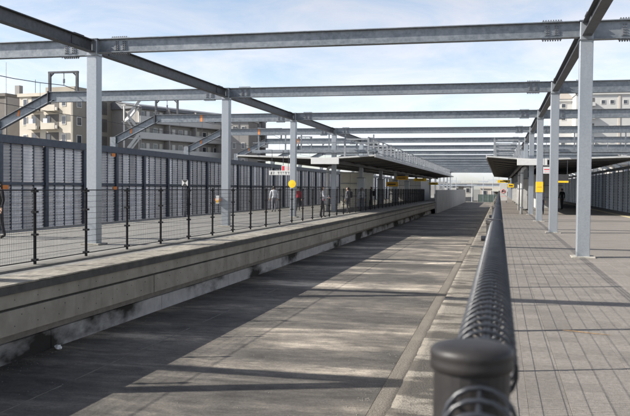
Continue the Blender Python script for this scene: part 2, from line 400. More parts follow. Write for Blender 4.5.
def make_frame_meshes():
    P = {}
    P['column'] = MB().box(-.15, .15, -.15, .15, .02, ZT - .02).mesh('column', 'steel_column', bevel=.012)
    P['base_plate'] = MB().box(-.27, .27, -.27, .27, -.02, .035).mesh('base_plate', 'coping_pale', bevel=.01)
    P['diaphragm'] = MB().box(-.175, .175, -.175, .175, -.021, .0).mesh('diaphragm', 'steel')
    P['center_beam'] = MB().hbeam((XL + .15, 0, ZT), (XR - .15, 0, ZT), .38, .22).mesh('center_beam', 'steel')
    P['outer_beam_l'] = MB().hbeam((-18.72, 0, ZT), (XL - .15, 0, ZT), .44, .22).mesh('outer_beam', 'steel')
    P['outer_beam_r'] = MB().hbeam((XR + .15, 0, ZT), (12.9, 0, ZT), .44, .22).mesh('outer_beam', 'steel')
    P['sloping_beam_l'] = MB().hbeam((-21.25, 0, 4.32), (-18.66, 0, ZT + .0), .40, .214, .018, .010).mesh('sloping_beam', 'steel')
    P['sloping_beam_r'] = MB().hbeam((12.84, 0, ZT), (15.4, 0, 4.32), .40, .214, .018, .010).mesh('sloping_beam', 'steel')
    P['knee_plate'] = MB().box(-18.735, -18.70, -.13, .13, ZT - .5, ZT + .03).mesh('knee_plate', 'steel_dark')
    P['wall_stub'] = MB().box(-21.4, -21.06, -.15, .15, 3.795, 4.34).mesh('wall_stub', 'steel')
    P['stub_r'] = MB().box(15.25, 15.6, -.15, .15, -1.5, 4.34).mesh('outer_post', 'navy')
    a, b = [], MB()
    splice(a, b, XL + .78, .38); splice(a, b, XR - .78, .38); splice(a, b, XL - .72, .44); splice(a, b, XR + .95, .44)
    P['splice_plates'] = [q.mesh('splice_plate', 'steel') for q in a]; P['bolts'] = b.mesh('bolts', 'bolt')
    P['paint_mark'] = MB().bar((-20.2, -.013, 4.55), (-20.14, -.013, 4.80), .006, .09, (1, 0, 0)).mesh('paint_mark', 'orange')
    P['paint_mark2'] = MB().box(-16.05, -15.93, -.014, -.0075, ZT - .4, ZT - .04).mesh('paint_mark', 'orange')
    return P
FP = make_frame_meshes()
FRAMES = {}
for k in range(-2, 16):
    yc = Y1 + SP * k
    if k < 0: lab = 'galvanised steel portal frame standing ' + ('just before the nearest one seen, out of view overhead' if k == -1 else 'behind the viewer, two bays before the nearest one seen')
    elif k == 0: lab = 'nearest galvanised steel portal frame spanning the track bed, its beam highest across the sky'
    elif k == 15: lab = 'farthest galvanised steel portal frame at the end of the station'
    else: lab = ORD[k] + ' galvanised steel portal frame from the camera spanning both platforms'
    t = thing('portal_frame', lab, 'steel frame', (0, yc, 0), group='portal frames over the track bed')
    FRAMES[k] = t
    for x in (XL, XR):
        c = link('column', FP['column'], t, (x, 0, 0))
        link('base_plate', FP['base_plate'], c); link('diaphragm', FP['diaphragm'], c, (0, 0, ZT - .44)); link('diaphragm', FP['diaphragm'], c, (0, 0, ZT + .003))
    link('center_beam', FP['center_beam'], t)
    ob = link('outer_beam', FP['outer_beam_l'], t); link('outer_beam', FP['outer_beam_r'], t)
    sb = link('sloping_beam', FP['sloping_beam_l'], t); link('sloping_beam', FP['sloping_beam_r'], t)
    link('knee_plate', FP['knee_plate'], t); link('wall_stub', FP['wall_stub'], t); link('outer_post', FP['stub_r'], t)
    if k < 6:
        for q in FP['splice_plates']: link('splice_plate', q, t)
        tag(link('bolts', FP['bolts'], t), kind='stuff')
    if k in (1, 2, 3, 4): link('paint_mark', FP['paint_mark'], sb)
    if k in (2, 3, 4): link('paint_mark', FP['paint_mark2'], ob)
for x, s, lab in ((XL, -1, 'long dark steel beam running lengthwise over the left column row'), (XR, 1, 'long steel beam running lengthwise over the right column row')):
    t = thing('longitudinal_beam', lab, 'steel beam', (x, 0, 0), group='lengthwise roof beams')
    sg = MB().hbeam((0, .16, ZT - .05), (0, SP - .16, ZT - .05), .32, .22).mesh('beam_segment', 'steel_dark')  # darker than the cross beams: shade on their faces put into the colour
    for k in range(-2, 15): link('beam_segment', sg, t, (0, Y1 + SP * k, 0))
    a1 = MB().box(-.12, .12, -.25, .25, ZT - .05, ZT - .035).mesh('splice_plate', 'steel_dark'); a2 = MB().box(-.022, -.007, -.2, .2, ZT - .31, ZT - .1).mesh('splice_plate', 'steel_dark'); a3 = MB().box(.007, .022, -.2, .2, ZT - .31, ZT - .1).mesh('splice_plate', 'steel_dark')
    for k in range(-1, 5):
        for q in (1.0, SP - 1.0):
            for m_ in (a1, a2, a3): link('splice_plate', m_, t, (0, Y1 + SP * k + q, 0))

# ------------------------------------------------------------------ overhead line gantries and wire on the left track
gm = MB().box(-.05, .05, -.05, .05, 0, .78).mesh('post', 'steel_dark')
gt = MB().box(-18.74, -17.34, -.05, .05, ZT + .782, ZT + .86).bar((-18.68, 0, ZT + .62), (-18.5, 0, ZT + .79), .05, .05, (0, 1, 0)).bar((-17.4, 0, ZT + .62), (-17.58, 0, ZT + .79), .05, .05, (0, 1, 0)).mesh('top_bar', 'steel_dark')
gi = MB().lathe([(.02, .0), (.02, .12), (.05, .13), (.05, .2), (.03, .21), (.05, .22), (.05, .29), (.02, .3), (.02, .53)], (-18.02, 0, ZT + .25), 8).mesh('insulator', 'insulator')
for k in range(0, 8):
    t = thing('wire_gantry', ('small steel wire gantry on the ' + ORD[k] + ' portal frame at the left'), 'gantry', (0, Y1 + SP * k, 0), group='overhead wire gantries')
    link('post', gm, t, (-18.68, 0, ZT + .002)); link('post', gm, t, (-17.4, 0, ZT + .002)); link('top_bar', gt, t); link('insulator', gi, t)
pts = []
for k in range(-2, 12):
    for q in range(6):
        u = q / 6; pts.append((-18.02, Y1 + SP * (k + u), ZT + .27 - .22 * 4 * u * (1 - u)))
tag(MB().tube(pts, .016, 5).obj('overhead_wire', 'wire'), 'black overhead wire hanging through the gantries at the left', 'wire')
pts2 = [(-18.02, Y1 + SP * k, 4.62) for k in range(-2, 12)]
cw = thing('contact_wire', 'lower black contact wire below the gantries at the left', 'wire')
MB().tube(pts2, .012, 5).obj('wire', 'wire', cw)
dm = MB()
for k in range(-2, 11):
    for q in range(1, 6, 2):
        u = q / 6; dm.tube([(-18.02, Y1 + SP * (k + u), 4.62), (-18.02, Y1 + SP * (k + u), ZT + .27 - .22 * 4 * u * (1 - u))], .008, 4)
dm.obj('droppers', 'wire', cw)

# ------------------------------------------------------------------ barrier walls
def ribbed(width, h, pitch, depth=.05):
    b = MB(); n = int(round(h / pitch)); i0 = 0
    prof = []
    for k in range(n):
        z = k * h / n; q = h / n
        prof += [(0, z), (depth, z + .16 * q), (depth, z + .6 * q), (0, z + .76 * q)]
    prof.append((0, h))
    for y in (0, width): b.v += [(px, y, z) for px, z in prof]
    m = len(prof); b.f += [(k, k + 1, m + k + 1, m + k) for k in range(m - 1)]
    j = len(b.v); b.v += [(px - .006, y, z) for y in (0, width) for px, z in prof]; b.f += [(j + k, j + m + k, j + m + k + 1, j + k + 1) for k in range(m - 1)]
    return b
BW = SP / 3
wl = thing('barrier_wall', 'tall ribbed barrier wall with navy steel posts beyond the left track', 'wall', (-21.2, 0, 0))
Y0 = Y1 - SP
up_ = ribbed(BW / 4 - .045, 1.72, .145, .036).mesh('wall_panel', 'panel'); lo_ = ribbed(BW / 4 - .045, 2.6, .145, .036).mesh('wall_panel', 'panel')
pm = MB().hbeam((0, 0, 0), (0, 0, 3.42 + 1.5), .26, .24, .03, .03, (1, 0, 0)).mesh('post', 'navy')
mul = MB().box(-.03, .065, -.03, .03, -1.0, 3.44).mesh('mullion', 'navy')
NB = 42
for i in range(NB):
    yy = Y0 + i * BW
    link('post', pm, wl, (.20, yy, -1.5))
    for j in range(4):
        y2 = yy + .05 + j * (BW - .05) / 4
        if i < 36:
            link('wall_panel', up_, wl, (0, y2, 1.74))
            link('wall_panel', lo_, wl, (0, y2, -1.0))
        if j and i < 30: link('mullion', mul, wl, (.0, y2 - .03, 0))
MB().box(-.15, .17, Y0 - .2, Y0 + NB * BW, 3.45, 3.79).obj('top_beam', 'navy', wl)
MB().box(-.08, .12, Y0 - .2, Y0 + NB * BW, 1.60, 1.735).obj('middle_rail', 'navy', wl)
MB().box(-.2, .3, Y0 - .2, Y0 + NB * BW, -1.5, -1.0).obj('footing', 'concrete', wl)
MB().box(-.1, .0, Y0 + 36 * BW, Y0 + NB * BW, -1.0, 3.45).obj('end_panel', 'panel_solid', wl)
wr = thing('barrier_wall', 'grey panelled barrier wall with dark posts along the right platform edge', 'wall', (8.75, 0, 0))
rpn = ribbed(BW / 3 - .05, 2.95, .21).mesh('wall_panel', 'panel_solid')
rpp = MB().box(-.025, .04, -.06, .06, 0, 3.1).mesh('post', 'steel')
for i in range(0, 36):
    yy = Y0 + i * BW
    for j in range(3):
        y2 = yy + j * BW / 3
        if i > 8 and (i * 3 + j) % 2 == 0: link('post', rpp, wr, (-.0, y2, .0))
        pn = link('wall_panel', rpn, wr, (.06, y2 + BW / 3, .02)); pn.rotation_euler.z = math.pi
MB().box(-.12, .12, Y0, Y0 + 36 * BW, 3.1, 3.28).obj('top_rail', 'steel', wr)
MB().box(-.16, .2, Y0, Y0 + 36 * BW, -.04, .02).obj('footing', 'concrete', wr)
MB().tube([(0, Y0, 3.85), (0, Y0 + 36 * BW, 3.85)], .03, 6).obj('upper_handrail', 'steel', wr)
hs = MB()
for i in range(36): hs.box(-.03, .03, Y0 + i * BW - .03, Y0 + i * BW + .03, 3.27, 3.85)
hs.obj('handrail_stanchions', 'steel', wr)

# ------------------------------------------------------------------ left mesh fence
fl = thing('mesh_fence', 'black wire mesh fence with slim posts along the left platform edge', 'fence', (-8.95, 0, 0))
FZ = 1.50
pmesh = MB().tube([(0, 0, .0), (0, 0, FZ + .03)], .032, 8).mesh('post', 'black_paint', smooth=False)
clm = MB()
for z in (.10, .6, 1.05, FZ - .04): clm.box(-.055, .055, -.05, .05, z - .022, z + .022)
clm = clm.mesh('clamps', 'black_paint')
pb = MB(); n = 36
for i in range(1, n): pb.tube([(0, i * 2.0 / n, .10), (0, i * 2.0 / n, FZ)], .0027, 3, caps=False)
for i in range(12):
    z = .10 + i * (FZ - .10) / 11; r = .0034 if 0 < i < 11 else .011
    pb.tube([(0.004, .03, z), (0.004, 1.97, z)], r, 4, caps=False)
pb = pb.mesh('mesh_panel', 'black_paint')
for i in range(-1, 47):
    yy = 4.05 + i * 2.0
    p_ = link('post', pmesh, fl, (0, yy, .02)); tag(link('clamps', clm, p_), kind='stuff')
    link('mesh_panel', pb, fl, (0, yy, 0))
# ------------------------------------------------------------------ right fence with rolled top
fr = thing('rolled_top_fence', 'dark mesh fence with rolled wire top along the right platform edge', 'fence', (-.03, 0, 0))
PL, RR, ZC = 4.08, .041, 1.368
def rolled():
    b = MB(); n = 72
    for i in range(n):
        y = .05 + i * (PL - .1) / (n - 1)
        pts = [(-.0, y, .12), (-.0, y, 1.27)]
        pts += [(RR * math.sin(a), y, ZC - RR * math.cos(a)) for a in [2 * math.pi * q / 18 for q in range(0, 19)]]
        b.tube(pts, [.0021, .0021] + [.0031] * (len(pts) - 2), 6, caps=False)
    for q in range(6):
        a = 2 * math.pi * q / 6 + math.pi
        b.tube([(RR * .88 * math.sin(a), .03, ZC - RR * .88 * math.cos(a)), (RR * .88 * math.sin(a), PL - .03, ZC - RR * .88 * math.cos(a))], .0030, 5, caps=False)
    for q in range(10): b.tube([(.006, .02, .12 + q * .12), (.006, PL - .02, .12 + q * .12)], .0023, 5, caps=False)
    return b
rm = rolled().mesh('rolled_panel', 'fence_coat', smooth=True)
rpst = MB().lathe([(.046, 0), (.046, 1.352)], n=24).mesh('post', 'fence_cap', smooth=False)
mpst = MB().lathe([(.020, 0), (.020, 1.30)], n=16).mesh('post', 'fence_cap', smooth=False)
capm = MB().lathe([(.0475, .004), (.0500, .006), (.0505, .013), (.0495, .017), (.0500, .020), (.0507, .024), (.0500, .028), (.046, .032), (.036, .035), (.02, .0365), (.002, .037)], n=40).mesh('cap', 'fence_cap', smooth=True)
clp = MB().tube([(-.078, 0, 0), (-.06, 0, 0), (.05, 0, 0), (.062, 0, 0)], [.017, .017, .013, .015], 10).mesh('clamp', 'fence_coat')
mcl = MB().tube([(-.045, 0, 0), (.04, 0, 0)], .018, 8).mesh('clamp', 'fence_coat')
FY = .98
for i in range(-1, 24):
    yy = FY + i * PL
    if i >= 0:
        p_ = link('post', rpst, fr, (-.0, yy, .03)); link('cap', capm, p_, (0, 0, 1.347))
        for z in (.30, .80, 1.262): link('clamp', clp, p_, (0, 0, z))
        link('rolled_panel', rm, fr, (.014, yy, .0))
        p_ = link('post', mpst, fr, (-.008, yy + PL / 2, .0))
        for z in (.42, .85): link('clamp', mcl, p_, (0, 0, z))
near = link('rolled_panel', rm, fr, (.012, FY - PL - .008, -.036))

# ------------------------------------------------------------------ platform canopies
def canopy(name, label, xe, xv, xf, ya, yb):
    t = thing(name, label, 'canopy')
    s = 1 if xe > xv else -1
    ze, zv, th = 3.56, 3.36, .10
    for xo in (xe, xf):
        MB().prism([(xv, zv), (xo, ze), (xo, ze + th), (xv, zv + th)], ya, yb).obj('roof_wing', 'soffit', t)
        d = 1 if xo > xv else -1
        MB().box(min(xo, xo + d * .06), max(xo, xo + d * .06), ya - .05, yb, ze - .04, ze + th + .05).obj('edge_fascia', 'fascia', t)
        MB().prism([(xv, zv + .03), (xo, ze + .03), (xo, ze + th + .0), (xv, zv + th + .0)], ya - .06, ya - .002).obj('end_fascia', 'fascia', t)
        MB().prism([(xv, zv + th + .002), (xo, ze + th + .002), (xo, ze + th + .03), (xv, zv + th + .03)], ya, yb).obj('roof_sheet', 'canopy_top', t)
        rb = MB().prism([(xv, zv - .16), (xo - d * .3, ze - .055), (xo - d * .3, ze - .008), (xv, zv - .008)], -.06, .06).mesh('rafter', 'steel_dark')
        for q in range(int((yb - ya) / (SP / 2))): link('rafter', rb, t, (0, ya + 1.3 + q * SP / 2, 0))
    MB().box(xv - .9, xv + .9, ya - .2, ya - .065, 3.08, 3.48).obj('end_box', 'white_sign', t, bevel=.01)
    for dx in (-.55, .55): MB().box(xv + dx - .09, xv + dx + .09, ya, yb, 3.16, 3.34).obj('gutter_beam', 'steel_dark', t)
    # frames standing on the roof, carrying rails up to the cross beams
    f1 = MB().box(-.055, .055, -.055, .055, 0, 1.10).mesh('roof_post', 'frame_steel')
    f2 = MB().box(min(-s * 1.46, -s * .04), max(-s * 1.46, -s * .04), -.04, .04, .96, 1.05).mesh('roof_crossbar', 'frame_steel')
    n = int((yb - ya) / (SP / 5))
    for q in range(n):
        yy = ya + .3 + q * SP / 5
        link('roof_post', f1, t, (xe - s * .45, yy, ze + th + .0))
        if q % 2 == 0:
            link('roof_post', f1, t, (xe - s * 1.95, yy, ze + th - .14)); link('roof_crossbar', f2, t, (xe - s * .45, yy, ze + th))
    for z in (.30, 1.12): MB().box(xe - s * .45 - .03, xe - s * .45 + .03, ya + .2, yb, ze + th + z - .02, ze + th + z + .03).obj('roof_rail', 'frame_steel', t)
    return t
CYL, CYR = 49.2, 50.9
canopy('platform_canopy', 'low butterfly canopy with white edge over the left platform', -7.62, XL, -16.6, CYL, 136)
canopy('platform_canopy', 'low butterfly canopy with brown soffit over the right platform', -.79, XR, 8.3, CYR, 131)

# hanging maintenance walkways in front of the canopies
def walkway(label, x0, x1, yc, z):
    t = thing('maintenance_walkway', label, 'walkway')
    n = int((x1 - x0) / .9); dp = MB().box(0, .86, yc - .5, yc + .5, z, z + .04).mesh('deck_plate', 'steel')
    for i in range(n): link('deck_plate', dp, t, (x0 + i * .9, 0, 0))
    for yy in (yc - .58, yc + .51): MB().box(x0 - .1, x1 + .1, yy, yy + .06, z - .1, z + .10).obj('edge_beam', 'steel', t)
    hp = MB().box(-.04, .04, -.04, .04, z + .1, ZT - .442).mesh('hanger', 'steel')
    i = 0; x = x0 + .2
    while x < x1:
        link('hanger', hp, t, (x, yc - .06, 0)); x += 1.1 if i % 2 else 1.9; i += 1
    MB().box(x0 - .05, x1 + .05, yc - .56, yc - .52, z + .55, z + .6).obj('handrail', 'steel', t)
    hs = MB().box(-.02, .02, yc - .56, yc - .52, z + .101, z + .549).mesh('stanchion', 'steel')
    for i in range(int((x1 - x0) / 1.8)): link('stanchion', hs, t, (x0 + .4 + i * 1.8, 0, 0))
    return t
walkway('steel maintenance walkway hung over the front of the left canopy', -16.2, -8.0, Y1 + SP * 3, 4.0)
walkway('steel maintenance walkway hung over the front of the right canopy', 2.4, 8.2, Y1 + SP * 3, 4.0)

# far concrete parapet on the left platform beyond the fence
pp = thing('parapet_wall', 'grey concrete parapet wall where the left fence ends', 'wall', (-7.55, 98.2, 0))
pbm = MB().box(-.12, .12, .02, 5.98, -1.46, 1.42).mesh('wall_panel', 'parapet', bevel=.01)
for i in range(14): link('wall_panel', pbm, pp, (0, i * 6, 0))

# ------------------------------------------------------------------ platform buildings below the canopies
def enclosure(label, x0, x1, y0, y1, h, m, s):
    t = thing('stair_enclosure', label, 'enclosure', (x0, y0, 0))
    w_, d_ = x1 - x0, y1 - y0
    MB().box(.05, w_ - .05, .05, d_ - .05, 0, h - .02).obj('core', 'recess', t)
    n = max(2, int(w_ / .6))
    for i in range(n): MB().box(i * w_ / n + .012, (i + 1) * w_ / n - .012, 0, .05, .02, h).obj('front_panel', m, t)
    n = max(2, int(d_ / 1.2))
    for i in range(n):
        MB().box(w_ - .05, w_, i * d_ / n + .015, (i + 1) * d_ / n - .015, .02, h).obj('side_panel', m, t)
        MB().box(0, .05, i * d_ / n + .015, (i + 1) * d_ / n - .015, .02, h).obj('side_panel', m, t)
    MB().box(-.08, w_ + .08, -.08, d_ + .08, h + .002, h + .12).obj('roof', 'fascia', t)
    for z in (.9, 1.9): MB().box(-.02, w_ + .02, -.05, -.012, z, z + .06).obj('rail', 'steel', t)
    return t
enclosure('cream panelled stair enclosure under the left canopy', -12.5, -10.95, 63, 70, 2.75, 'cream', 1)
enclosure('white panelled stair enclosure under the right canopy', 3.0, 5.2, 70, 90, 2.75, 'fascia', 1)
enclosure('pale waiting room far back on the left platform', -13.6, -9.6, 100, 112, 2.7, 'fascia', 1)
# white rain pipes beside canopy columns
for x, yy, lab in ((XR - .55, 52.6, 'white rain pipe beside the right canopy column'), (XL - .5, 52.2, 'white rain pipe beside the left canopy column'),
                   (XR - .5, 62.0, 'farther white rain pipe beside the next right canopy column')):
    t = thing('rain_pipe', lab, 'pipe', (x, yy, 0), group='rain pipes by the canopy columns')
    MB().tube([(0, 0, 0), (0, 0, 2.75), (.05, 0, 2.9), (.2, .1, 3.02)], .10, 10).obj('pipe', 'white_sign', t, smooth=True)
    for z in (.4, 1.6, 2.6): MB().lathe([(.115, 0), (.115, .06)], (0, 0, z), 10).obj('bracket', 'steel', t)
# pale column casings in the canopy zone
for k in range(4, 9):
    for x, side in ((XR, 'right'), (XL, 'left')):
        t = thing('column_casing', 'pale square casing on the %s column of the %s portal frame' % (side, ORD[k]), 'casing', (x, Y1 + SP * k, 0), group='pale column casings under the canopies')
        m = 'fascia' if side == 'right' else 'steel_column'
        MB().box(-.28, .28, -.28, .28, .04, 2.4).obj('shell', m, t, bevel=.02); MB().box(-.31, .31, -.31, .31, .0, .12).obj('skirting', 'concrete', t)
        MB().box(-.31, .31, -.31, .31, 2.36, 2.44).obj('collar', 'steel', t)

# ------------------------------------------------------------------ signs
def band(x, yc, z, lab, r):
    t = thing('yellow_column_sign', lab, 'sign', (x, yc, z), group='yellow signs on the columns')
    if r:
        MB().lathe([(.02, 0), (.20, .01), (.21, .03), (.02, .04)], n=28).obj('disc', 'yellow', t).rotation_euler.x = R(90)
        MB().box(-.1, .1, .0, .05, -.02, .02).obj('bracket', 'steel', t)
    else:
        for a in ((-.168, .168, -.17, -.155), (-.168, .168, .155, .17), (-.17, -.155, -.155, .155), (.155, .17, -.155, .155)):
            MB().box(a[0], a[1], a[2], a[3], -.26, .26).obj('plate', 'yellow', t)
        MB().box(-.1, .1, -.175, -.171, -.02, .02).obj('mark', 'amber', t)
band(XR, Y1 + SP * 2, 1.72, 'yellow band wrapped round the third right column', False)
band(XL, Y1 + SP * 2 - .21, 1.78, 'round yellow sign on the third left column', True)
def hanging(name, lab, x, yy, z, wd, ht, m, marks=(), top=3.3, cat='sign', group=None):
    t = thing(name, lab, cat, (x, yy, z), group=group)
    MB().box(-wd / 2, wd / 2, -.05, .05, 0, ht).obj('board', m, t, bevel=.008)
    for sx in (-1, 1): MB().box(sx * wd * .38 - .012, sx * wd * .38 + .012, -.012, .012, ht, top - z).obj('hanger', 'steel_dark', t)
    for (a, b_, c, d, mm) in marks: MB().box(a, b_, -.056, -.0505, c, d).obj('marking', mm, t)
    return t
glyph = []
random.seed(3)
x = -.56
while x < .5:
    wd = random.choice((.09, .11))
    if random.random() < .85:
        z0, z1 = .05, .19
        glyph.append((x, x + wd, z1 - .03, z1, 'sign_ink')); glyph.append((x + wd * random.uniform(.3, .6), x + wd * random.uniform(.62, .8), z0, z1 - .031, 'sign_ink'))
        if random.random() < .6: glyph.append((x, x + wd * .28, z0, z0 + .05, 'sign_ink'))
    x += wd + .05
hanging('station_sign', 'long white hanging sign with black lettering left of the round yellow sign', -12.45, 44.6, 2.30, 1.3, .26, 'white_sign', glyph, 3.78)
hanging('station_sign', 'white hanging sign with red mark behind the third left column', -12.2, 45.4, 2.55, .75, .34, 'white_sign', [(-.35, -.2, .04, .30, 'sign_red'), (-.12, .3, .18, .23, 'sign_pink'), (-.12, .26, .07, .11, 'sign_pink')], 3.78)
hanging('station_sign', 'white sign with red lines hanging between the right columns', 2.62, 47.4, 2.50, .36, .5, 'white_sign', [(-.2, .2, .4, .49, 'sign_ink'), (-.15, .15, .22, .27, 'sign_red'), (-.15, .15, .1, .14, 'sign_pink')], 3.9)
for (x, yy, z, wd, ht, m, lab) in ((-9.52, 72, 1.75, 1.1, .42, 'amber', 'low amber hanging sign nearest under the left canopy'),
                              (-9.57, 80, 2.45, 1.2, .36, 'amber', 'high dark amber hanging sign under the left canopy'),
                              (-9.22, 95, 2.45, 1.5, .34, 'yellow', 'yellow hanging sign at middle distance under the left canopy'),
                              (-9.19, 112, 2.1, 1.6, .34, 'yellow', 'farthest yellow hanging sign under the left canopy')):
    hanging('hanging_sign', lab, x, yy, z, wd, ht, m, [(-wd * .35, wd * .3, ht * .35, ht * .6, 'sign_ink')], 3.32, group='yellow hanging signs under the left canopy')
for (x, yy, z, wd, lab) in ((.5, 98, 2.35, 1.5, 'long yellow hanging sign over the notice board on the right platform'), (1.0, 74, 1.75, .55, 'small yellow sign beside the pale right column casing')):
    hanging('hanging_sign', lab, x, yy, z, wd, .34, 'yellow', [(-wd * .3, wd * .3, .12, .22, 'sign_ink')], 3.3)
hanging('hanging_sign', 'dark sign with a yellow lower edge between the right columns', 3.65, 49.4, 2.0, .7, .5, 'sign_ink', [(-.34, .34, .01, .12, 'yellow')], 3.35)
t = thing('notice_board', 'white notice board with red ring mark at the far right platform', 'notice board', (.45, 96, 0))
for sx in (-.36, .36): MB().box(sx - .04, sx + .04, .03, .1, 0, 2.2).obj('leg', 'steel', t)
MB().box(-.45, .45, -.04, .03, .25, 2.2).obj('board', 'white_sign', t, bevel=.01)
ring = MB().tube([(.2 * math.cos(a), -.05, 1.35 + .2 * math.sin(a)) for a in [2 * math.pi * q / 20 for q in range(20)]], .03, 6, closed=True).obj('ring_mark', 'sign_red', t)
MB().box(-.3, .3, -.046, -.041, .7, .78).obj('marking', 'sign_pink', t); MB().box(-.2, .2, -.046, -.041, 1.28, 1.42).obj('marking', 'sign_ink', t)
# stop marker on the wall rail: white plate with black triangles
t = thing('stop_marker', 'white stop marker with two black triangles on the barrier rail', 'marker', (-16.9, 0, 0))
def tri(b, P, y0, y1):
    i = len(b.v)
    for yy in (y0, y1): b.v += [(x, yy, z) for x, z in P]
    b.f += [(i, i + 1, i + 2), (i + 5, i + 4, i + 3)] + [(i + k, i + 3 + k, i + 3 + (k + 1) % 3, i + (k + 1) % 3) for k in range(3)]
t.location = (-16.05, 39.0, 1.78)
MB().box(-.16, .16, -.02, .02, -.16, .16).obj('plate', 'white_sign', t)
b = MB(); tri(b, [(-.155, .155), (.155, .155), (0, 0)], -.026, -.0205); tri(b, [(-.155, -.155), (0, 0), (.155, -.155)], -.026, -.0205); b.obj('triangles', 'sign_ink', t)
MB().box(-.025, .025, .021, .06, -1.86, .1).obj('pole', 'steel_dark', t)
# small labelled box on the second left column and orange tags on the wall
t = thing('emergency_box', 'small white box with orange sides by the second left column', 'box', (-11.02, Y1 + SP - .17, 1.08))
MB().box(-.06, .06, -.12, -.0, -.16, .16).obj('box', 'white_sign', t); MB().box(-.1, -.061, -.1, -.01, -.05, .05).obj('side_tab', 'orange', t); MB().box(.061, .1, -.1, -.01, -.05, .05).obj('side_tab', 'orange', t)
MB().box(-.05, .05, -.126, -.121, -.12, -.02).obj('marking', 'amber', t)
for i, (yy, z, lab) in enumerate(((30.46, 1.5, 'orange tag on the barrier rail at the left picture edge'), (40.31, 3.3, 'orange tag high on the barrier post beside the first left column'), (40.5, 1.47, 'orange tag on the barrier rail beside the first left column'))):
    t = thing('wall_tag', lab, 'tag', (-20.83, yy, z), group='orange tags on the barrier wall')
    MB().box(.0, .03, -.2, .2, -.09, .09).obj('plate', 'orange', t); MB().box(-.14, -.001, -.03, .03, -.03, .03).obj('bracket', 'steel_dark', t)

# ------------------------------------------------------------------ small things on the ground
MB().tube([(.72 + i * .07, 9.35 - i * .025 + .01 * math.sin(i), .012) for i in range(8)], [.003, .006, .006, .006, .005, .005, .004, .002], 5).obj('twig', 'twig')
tag(bpy.data.objects['twig'], 'brown dry twig lying on the right platform paving', 'twig')
# loose stones on the track bed, thickest along the drain and the left kerb
st = MB(); random.seed(21)
for q in range(2600):
    y = 6 + 34 * random.random() ** 1.7; u = random.random()
    x = (-1.75 - abs(random.gauss(0, .18))) if u < .4 else (-8.1 + abs(random.gauss(0, .25))) if u < .75 else random.uniform(-8, -1.8)
    r = random.uniform(.004, .013) * (1.6 if random.random() < .08 else 1); a = random.uniform(0, 3)
    c_, s_ = math.cos(a) * r, math.sin(a) * r; i = len(st.v)
    st.v += [(x + c_, y + s_, BED), (x - s_, y + c_, BED), (x - c_, y - s_, BED), (x + s_ * .8, y - c_, BED), (x, y, BED + r * .9)]
    st.f += [(i, i + 1, i + 4), (i + 1, i + 2, i + 4), (i + 2, i + 3, i + 4), (i + 3, i, i + 4), (i + 3, i + 2, i + 1, i)]
tag(st.obj('loose_stones', 'concrete', bed), kind='stuff')
# crumpled white litter by the left kerb
bm = bmesh.new(); bmesh.ops.create_icosphere(bm, subdivisions=2, radius=.07)
for v in bm.verts: v.co *= random.uniform(.6, 1.3); v.co.z *= .7
me = bpy.data.meshes.new('litter'); bm.to_mesh(me); bm.free(); me.materials.append(MATS['litter'])
tag(link('litter', me, None, (-7.98, 13.3, BED + .045)), 'crumpled white paper litter beside the left kerb', 'litter')

